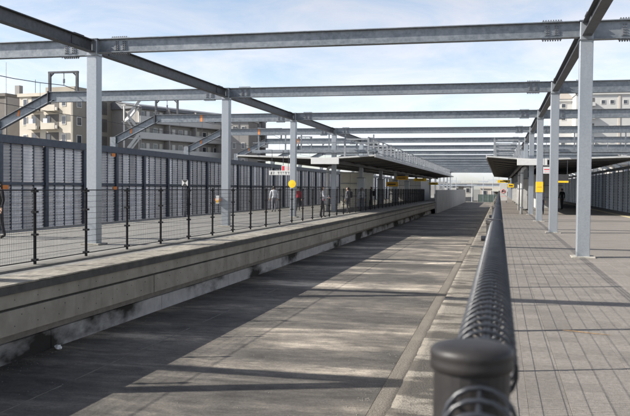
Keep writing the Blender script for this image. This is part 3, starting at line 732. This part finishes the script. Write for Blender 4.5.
# ------------------------------------------------------------------ people
def person(lab, x, yy, rz, top, legs, h=1.66, arms=None, stride=.1, bag=None, group='people on the platforms'):
    S = h / 1.68; J = []; E = []; RD = []
    def j(p, r, par=None):
        J.append(tuple(S * q for q in p)); RD.append(r if isinstance(r, tuple) else (r, r))
        if par is not None: E.append((par, len(J) - 1))
        return len(J) - 1
    pel = j((0, 0, .94), (.145, .10)); ws = j((0, .005, 1.08), (.125, .095), pel); ch = j((0, 0, 1.27), (.15, .105), ws)
    nb = j((0, -.01, 1.40), (.085, .075), ch); nk = j((0, .005, 1.45), .052, nb); hb = j((0, .025, 1.525), (.068, .078), nk); hm = j((0, .02, 1.595), (.074, .09), hb); j((0, .015, 1.655), (.055, .065), hm)
    arms = arms or [((.24, -.02, 1.12), (.25, .06, .88)), ((-.24, -.02, 1.12), (-.25, .06, .88))]
    hands = []
    for (el, wr_) in arms:
        sx = 1 if el[0] > 0 else -1
        sh = j((sx * .175, -.005, 1.375), .062, nb); e = j(el, .045, sh); w2 = j(wr_, .03, e); hands.append((Vector(J[e]), Vector(J[w2]), sx))
    for sx in (1, -1):
        o = stride * sx
        hp = j((sx * .085, 0, .88), .088, pel); kn = j((sx * .095, o * .6 + .03, .49), .06, hp); an = j((sx * .1, o - .02, .085), .042, kn); j((sx * .11, o + .13, .035), (.04, .03), an)
    me = bpy.data.meshes.new('skeleton'); me.from_pydata(J, E, []); o = link('skeleton', me)
    sk = o.modifiers.new('s', 'SKIN'); ss = o.modifiers.new('ss', 'SUBSURF'); ss.levels = ss.render_levels = 1
    for i, r in enumerate(RD):
        me.skin_vertices[0].data[i].radius = (r[0] * S, r[1] * S); me.skin_vertices[0].data[i].use_root = (i == 0)
    dg = bpy.context.evaluated_depsgraph_get(); ev = o.evaluated_get(dg); m2 = bpy.data.meshes.new_from_object(ev)
    bpy.data.objects.remove(o)
    bm = bmesh.new(); bm.from_mesh(m2)
    # hands: a palm and five bent fingers each
    hb_ = MB()
    for e, wv, sx in hands:
        d = (wv - e).normalized(); side = d.cross(Vector((0, 0, 1)));  side = side.normalized() if side.length > .1 else Vector((0, 1, 0)); cu = side.cross(d)
        hb_.tube([wv - d * .01, wv + d * .05, wv + d * .085], [.026, .034, .03], 6)
        for q in range(4):
            b0 = wv + d * .08 + side * (-.027 + q * .018); ln = (.062, .075, .07, .052)[q]
            hb_.tube([b0, b0 + d * ln * .5 - cu * .006, b0 + d * ln * .9 - cu * .03], [.0095, .009, .007], 5)
        b0 = wv + d * .03 - side * .03; hb_.tube([b0, b0 - side * .025 + d * .03, b0 - side * .028 + d * .06], [.011, .010, .008], 5)
    # face: nose, ears and eyes
    hz = S * 1.59
    hb_.tube([(0, S * .105, hz + .02), (0, S * .128, hz - .015), (0, S * .10, hz - .025)], [.006, .013, .008], 5)
    for sx in (-1, 1): hb_.tube([(sx * S * .072, S * .015, hz - .03), (sx * S * .082, S * .005, hz), (sx * S * .072, S * .0, hz + .025)], [.008, .012, .008], 5)
    nf = len(bm.faces)
    vv = [bm.verts.new(v) for v in hb_.v]
    for f in hb_.f:
        try: bm.faces.new([vv[i] for i in f])
        except ValueError: pass
    bmesh.ops.recalc_face_normals(bm, faces=bm.faces)
    bm.faces.ensure_lookup_table()
    wz = [J_ for J_ in hands]
    for i, f in enumerate(bm.faces):
        c = f.calc_center_median(); f.smooth = True
        z = c.z / S
        if i >= nf: f.material_index = 2
        elif z > 1.445: f.material_index = 2
        elif any((c - wv).length < .035 for _, wv, _ in hands): f.material_index = 2
        elif z < .1: f.material_index = 3
        elif z < .95 and abs(c.x / S) < .20: f.material_index = 1
        else: f.material_index = 0
    m3 = bpy.data.meshes.new('body'); bm.to_mesh(m3); bm.free()
    for q in (top, legs, 'skin', 'hair'): m3.materials.append(MATS[q])
    t = thing('person', lab, 'person', (x, yy, 0), rz, group)
    link('body', m3, t)
    hr = MB()
    for a, b_, rr in ((1.56, -.035, .07), (1.62, -.012, .088), (1.66, .0, .08), (1.69, .005, .055)): pass
    hr.lathe([(.06, -.10), (.085, -.06), (.092, 0), (.082, .045), (.05, .075), (.006, .085)], (0, S * -.006, S * 1.61), 14)
    ho = hr.obj('hair', 'hair', t, smooth=True)
    # cut the fringe back so the face shows
    for v in ho.data.vertices:
        if v.co.y > S * .03 and v.co.z < S * 1.63: v.co.y = S * .02
        v.co.y *= 1.12
    if bag == 'backpack':
        MB().box(-.15, .15, -.27, -.11, 1.0 * S, 1.4 * S).obj('backpack', 'cloth_black', t, bevel=.04)
    elif bag == 'shoulder':
        MB().box(.17, .29, -.16, .16, .82 * S, 1.12 * S).obj('shoulder_bag', 'cloth_red', t, bevel=.03); MB().tube([(.2, 0, 1.1 * S), (.1, .02, 1.42 * S), (-.02, -.02, 1.4 * S), (.2, -.05, 1.1 * S)], .012, 5).obj('strap', 'cloth_red', t)
    elif bag == 'papers':
        MB().box(-.12, .12, .33, .36, 1.02 * S, 1.2 * S).obj('paper', 'white_sign', t); MB().box(-.17, .17, .09, .13, .93 * S, .985 * S).obj('belt', 'cloth_red', t)
    return t
for nm, c in (('cloth_white', (.72, .73, .76)), ('cloth_black', (.012, .012, .015)), ('cloth_dark', (.03, .03, .035)), ('cloth_grey', (.22, .22, .24)), ('cloth_red', (.45, .03, .05)), ('cloth_navy', (.02, .025, .045))):
    mat(nm, tuple(q * .85 for q in c), c, 14, .85, 0, .1)
reach = [((.22, .10, 1.12), (.14, .32, 1.08)), ((-.22, .10, 1.12), (-.14, .32, 1.08))]
person('person in black jacket standing at the left picture edge', -14.5, 20.9, R(150), 'cloth_black', 'cloth_dark', 1.70)
person('person in white shirt and grey trousers walking left of the round yellow sign', -14.11, 49.1, R(20), 'cloth_white', 'cloth_grey', 1.66, stride=.12)
person('person in red top beside the third left column', -13.24, 52.0, R(200), 'cloth_red', 'cloth_dark', 1.58)
person('person in white shirt and black trousers holding papers out, standing near the left fence', -9.25, 41.6, R(-80), 'cloth_white', 'cloth_dark', 1.66, arms=reach, bag='papers')
person('person in grey top carrying a black backpack under the left canopy edge', -9.2, 48.7, R(70), 'cloth_grey', 'cloth_dark', 1.64, bag='backpack')
person('person in light top standing behind the canopy column on the left platform', -9.3, 54.4, R(180), 'cloth_white', 'cloth_grey', 1.6)
person('person in dark clothes farthest under the left canopy', -9.3, 58.5, R(100), 'cloth_dark', 'cloth_dark', 1.68, bag='backpack')
person('person in dark clothes seen between the right columns', 4.85, 66.0, R(30), 'cloth_black', 'cloth_dark', 1.68)
person('person in pale blue grey top behind the yellow banded column', 2.62, 52.5, R(170), 'cloth_grey', 'cloth_navy', 1.66)

# ------------------------------------------------------------------ background buildings
winm = MB().box(-.62, .62, -.06, .02, -.72, .72).mesh('window', 'window_frame'); panem = MB().box(-.5, .5, -.075, -.061, -.6, .6).mesh('pane', 'glass')
def add_win(t, x, yy, z, rz, sx=1, sz=1):
    f = link('window', winm, t, (x, yy, z), rz); f.scale = (sx, 1, sz); link('pane', panem, f)
def block(name, lab, x, yy, rz, w_, d_, h, mf, ms, base=-2.2):
    t = thing(name, lab, 'building', (x, yy, base), rz)
    MB().box(0, w_, .0, d_, 0, h).obj('wall', mf, t)
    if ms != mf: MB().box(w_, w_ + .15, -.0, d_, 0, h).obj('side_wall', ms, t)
    MB().box(-.25, w_ + .35, -.3, d_ + .25, h + .002, h + .55).obj('roof', mf, t)
    return t
# A: cream apartment block at the left (sun and shade put into the wall colours: pale front, darker right side)
A = block('apartment_block', 'cream apartment block with stacked balconies behind the left barrier wall', -78.0, 118, R(-8), 10.4, 13.2, 18.4, 'apt_cream', 'apt_cream_shade')
ST = 2.95
for s in range(6):
    z = 1.2 + s * ST + .9
    for x in (1.2, 9.0): add_win(A, x, -.02, z + .5, 0, .7, 1)
    for x0, x1 in ((2.5, 4.2), (5.4, 8.0)):
        MB().box(x0, x1, -.03, -.005, z - .9, z + 1.5).obj('balcony_recess', 'recess', A)
        b = MB().box(x0 - .1, x1 + .1, -1.2, -.04, z - 1.02, z - .9).obj('balcony_slab', 'apt_cream', A)
        MB().box(x0 - .1, x1 + .1, -1.2, -1.1, z - .899, z - .02).obj('balcony_parapet', 'apt_cream', b)
        MB().box(x0 + .2, x0 + .9, -.05, -.031, z - .88, z + 1.2).obj('balcony_door', 'glass', b)
        MB().box(x1 - .8, x1 - .1, -.45, -.1, z - .898, z - .35).obj('air_conditioner', 'window_frame', b)
        if (s + int(x0)) % 3 == 0: MB().box(x0 + .3, x0 + 1.1, -1.05, -1.02, z - .1, z + .75).obj('laundry', 'cloth_hung', b)
    for y2 in (1.8, 6.0, 11.6): add_win(A, 10.58, y2, z + .4, R(90), 1.05, 1)
    MB().box(10.5, 10.6, 8.0, 9.4, z - .9, z + 1.3).obj('stair_window', 'recess', A)
for y2 in (0, 4.2, 12.8): MB().box(10.54, 10.75, y2, y2 + .35, 0, 18.35).obj('pilaster', 'apt_cream_shade', A)
MB().box(2, 8, 4, 12, 18.96, 20.4).obj('roof_house', 'apt_cream_shade', A)
MB().box(1.5, 1.56, 2, 2.06, 18.9, 21.5).obj('aerial', 'wire', A)
# B: darker block at the far left edge
B = block('apartment_block', 'brown grey block with pale windows at the left picture edge', -105.6, 128, R(-6), 19.5, 16, 19.6, 'apt_dark', 'apt_grey')
for s in range(6):
    for q in range(5): add_win(B, 2.2 + q * 3.4, -.02, 3.0 + s * 3.0, 0, 1.1, 1)
MB().box(19.4, 19.9, .2, 3, 0, 19.5).obj('corner_pier', 'apt_grey', B); MB().box(17.5, 18.5, 5, 6, 20.1, 22.2).obj('roof_tank', 'apt_grey', B); MB().box(18, 18.08, 2, 2.08, 20.1, 26).obj('aerial', 'far_steel', B)
# C: long gallery block with horizontal balconies
Cc = thing('gallery_block', 'long grey gallery apartment block with horizontal balconies behind the barrier', 'building', (-60.5, 125, -2.2), R(67))
LN = 34
MB().box(0, LN, .0, 9, 0, 17.0).obj('wall', 'apt_grey', Cc)
MB().prism([(-.6, 0), (9.6, 0), (9.6, .5), (4.5, 1.4), (-.6, .5)], 0, LN + .8).obj('roof', 'roof_grey', Cc, (0, 0, 17.002))
ro = [o for o in Cc.children if o.name.startswith('roof')][0]; ro.rotation_euler.z = R(-90); ro.location = (-.4, 9.0, 17.002); ro.rotation_euler.z = R(-90)
for s in range(6):
    z = .9 + s * 2.75
    b = MB().box(-.1, LN, -1.3, -.02, z - .12, z).obj('gallery_slab', 'apt_grey', Cc)
    MB().box(-.1, LN, -1.3, -1.18, z + .002, z + 1.05).obj('gallery_parapet', 'apt_white', b)
    for q in range(11):
        xx = 1.4 + q * 3.05
        add_win(Cc, xx, -.03, z + 1.5, 0, .85, .75)
        if (q + s) % 3 == 1: MB().box(xx - .4, xx + .3, -.5, -.12, z + .005, z + .6).obj('air_conditioner', 'window_frame', Cc)
        MB().box(xx + 1.0, xx + 1.75, -.06, -.005, z + .02, z + 2.05).obj('door', 'window_frame' if (q * 7 + s * 3) % 4 else 'cream', Cc)
    for q in range(6): MB().box(q * 6.6, q * 6.6 + .25, -1.28, -.04, z + .01, z + 2.6).obj('divider', 'apt_grey', Cc)
# outside stair, white zigzag flights
sc = MB()
for s in range(6):
    z = .8 + s * 2.75; d = 1 if s % 2 else -1
    sc.bar((-1.6 - d * 1.3, -1.0, z), (-1.6 + d * 1.3, -1.0, z + 2.75), .9, .25, (0, 0, 1)); sc.bar((-1.6 - d * 1.3, -1.5, z + 1), (-1.6 + d * 1.3, -1.5, z + 3.75), .06, .5, (0, 0, 1))
    sc.box(-3.4, .0, -1.5, -.5, z + 2.6, z + 2.74)
for x in (-3.3, -.1): sc.box(x - .1, x + .1, -1.1, -.9, 0, 17)
sc.obj('outside_stair', 'apt_white', Cc)
# C2: end of a second block further along
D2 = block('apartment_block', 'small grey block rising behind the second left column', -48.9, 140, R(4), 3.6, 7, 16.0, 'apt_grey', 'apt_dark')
for s in range(5):
    for q in range(2): add_win(D2, .95 + q * 1.7, -.02, 2.4 + s * 3, 0, .55, .8)
# D: tall white apartments at the right
D = block('apartment_block', 'tall white apartment block above the right canopy', 17.6, 200, R(3), 14.5, 14, 26.5, 'apt_white', 'apt_white')
for s in range(8):
    z = 3.4 + s * 3.05
    MB().box(1.0, 4.2, -.05, -.005, z - .8, z + 1.0).obj('balcony_recess', 'recess', D)
    MB().box(.9, 4.3, -1.0, -.06, z - 1.0, z - .1).obj('balcony_parapet', 'apt_white', D)
    for x in (6.2, 8.2, 11.2, 13.2): add_win(D, x, -.02, z, 0, .8, .7)
for x in (-.02, 9.6): MB().box(x, x + .5, -.12, -.001, 0, 26.4).obj('pilaster', 'apt_peach' if x > 1 else 'apt_white', D)
D1 = block('apartment_block', 'peach and white apartment wing left of the tall white block', 13.0, 206, R(3), 4.4, 12, 25.6, 'apt_white', 'apt_white')
for s in range(8): add_win(D1, 2.2, -.02, 3.2 + s * 3.05, 0, .9, .75)
MB().prism([(-.4, 0), (4.9, 0), (2.2, 2.2)], -.4, 12).obj('gable', 'apt_peach', D1, (0, 0, 26.2))
D3 = block('apartment_block', 'darker grey balcony block at the right picture edge', 32.6, 202, R(3), 14, 12, 25.0, 'apt_grey', 'apt_grey')
for s in range(8):
    z = 3.2 + s * 3.0
    for q in range(4):
        MB().box(.6 + q * 3.3, 3.2 + q * 3.3, -.05, -.005, z - .8, z + 1.1).obj('balcony_recess', 'recess', D3)
        MB().box(.5 + q * 3.3, 3.3 + q * 3.3, -1.0, -.06, z - 1.0, z - .15).obj('balcony_parapet', 'apt_white', D3)
# houses behind the right wall
for i, (x, yy, w_, h, mf, lab) in enumerate(((15.5, 120, 8, 7.4, 'apt_peach', 'peach house behind the right barrier wall'), (26, 132, 10, 8.6, 'apt_white', 'white house behind the right barrier wall'))):
    t = thing('house', lab, 'house', (x, yy, -2.2))
    MB().box(0, w_, 0, 8, 0, h).obj('wall', mf, t); MB().prism([(-.5, 0), (w_ + .5, 0), (w_ / 2, 2.4)], -.5, 8.5).obj('roof', 'roof_grey', t, (0, 0, h + .002))
    for s in range(2):
        for q in range(3): add_win(t, 1.4 + q * (w_ - 2.8) / 2, -.02, h - 1.6 - s * 2.9, 0)

# ------------------------------------------------------------------ far end of the line
gw = thing('green_screen', 'green mesh screen closing the far end of the track bed', 'screen', (-4.9, 192, -2.2))
for i in range(7):
    MB().box(i * 1.2, i * 1.2 + 1.14, 0, .08, .1, 2.5).obj('panel', 'green', gw); MB().box(i * 1.2 - .06, i * 1.2, -.05, .12, 0, 2.8).obj('post', 'far_steel', gw)
hut = thing('site_hut', 'low pale hut with posts at the far end of the line', 'hut', (-1.6, 196, -2.2))
MB().box(0, 5.5, 0, 4, 3.2, 3.9).obj('roof', 'cream', hut)
for x in (0, 1.8, 3.6, 5.2): MB().box(x, x + .35, .1, .5, 0, 3.2).obj('post', 'apt_grey', hut)
MB().box(.1, 5.4, 2.5, 3.8, 0, 3.2).obj('wall', 'recess', hut)
ov = thing('overpass', 'pale overpass with railing crossing beyond the far end', 'bridge', (-60, 240, -2.2))
MB().box(0, 130, 0, 8, 4.6, 5.2).obj('deck', 'far_steel', ov); MB().box(0, 130, -.2, -.05, 5.22, 5.5).obj('parapet', 'apt_grey', ov)
for q in range(9): MB().box(6 + q * 14, 7.4 + q * 14, 2, 5, 0, 4.6).obj('pier', 'apt_grey', ov)
rl = MB()
for q in range(66): rl.box(q * 2, q * 2 + .1, -.15, -.05, 5.5, 6.1)
rl.box(0, 130, -.16, -.04, 6.1, 6.18); rl.obj('railing', 'far_steel', ov)
for i, (x, yy, h) in enumerate(((-10.5, 200, 6.6), (-7.0, 212, 6.0), (-4.0, 205, 6.8), (-1.8, 222, 7.4), (1.5, 214, 6.4), (-13.0, 226, 7.2))):
    t = thing('line_mast', '%s slim overhead line mast from the left at the far end' % ORD[i if i else 0].replace('nearest', 'first'), 'mast', (x, yy, -2.2), group='line masts at the far end')
    MB().tube([(0, 0, 0), (0, 0, h)], [.10, .06], 8).obj('pole', 'far_steel', t); MB().box(-1.3, 1.3, -.05, .05, h - 1.2, h - 1.08).obj('arm', 'far_steel', t); MB().bar((0, 0, h - 2), (1.1, 0, h - 1.2), .06, .06, (0, 1, 0)).obj('stay', 'far_steel', t)
for i, (x, yy, w_, h, mf, lab) in enumerate(((-17, 250, 9, 7.5, 'apt_white', 'white low building beyond the overpass at left'), (-6, 262, 8, 6.3, 'apt_peach', 'peach low building beyond the overpass'), (3, 256, 7, 8.8, 'apt_white', 'white building beyond the overpass at right'), (-30, 270, 12, 9, 'apt_grey', 'grey building beyond the overpass at far left'))):
    t = block('distant_building', lab, x, yy, 0, w_, 9, h * .62, mf, mf)
    for q in range(3): add_win(t, 1.5 + q * (w_ - 3) / 2, -.02, h * .62 - 1.3, 0)
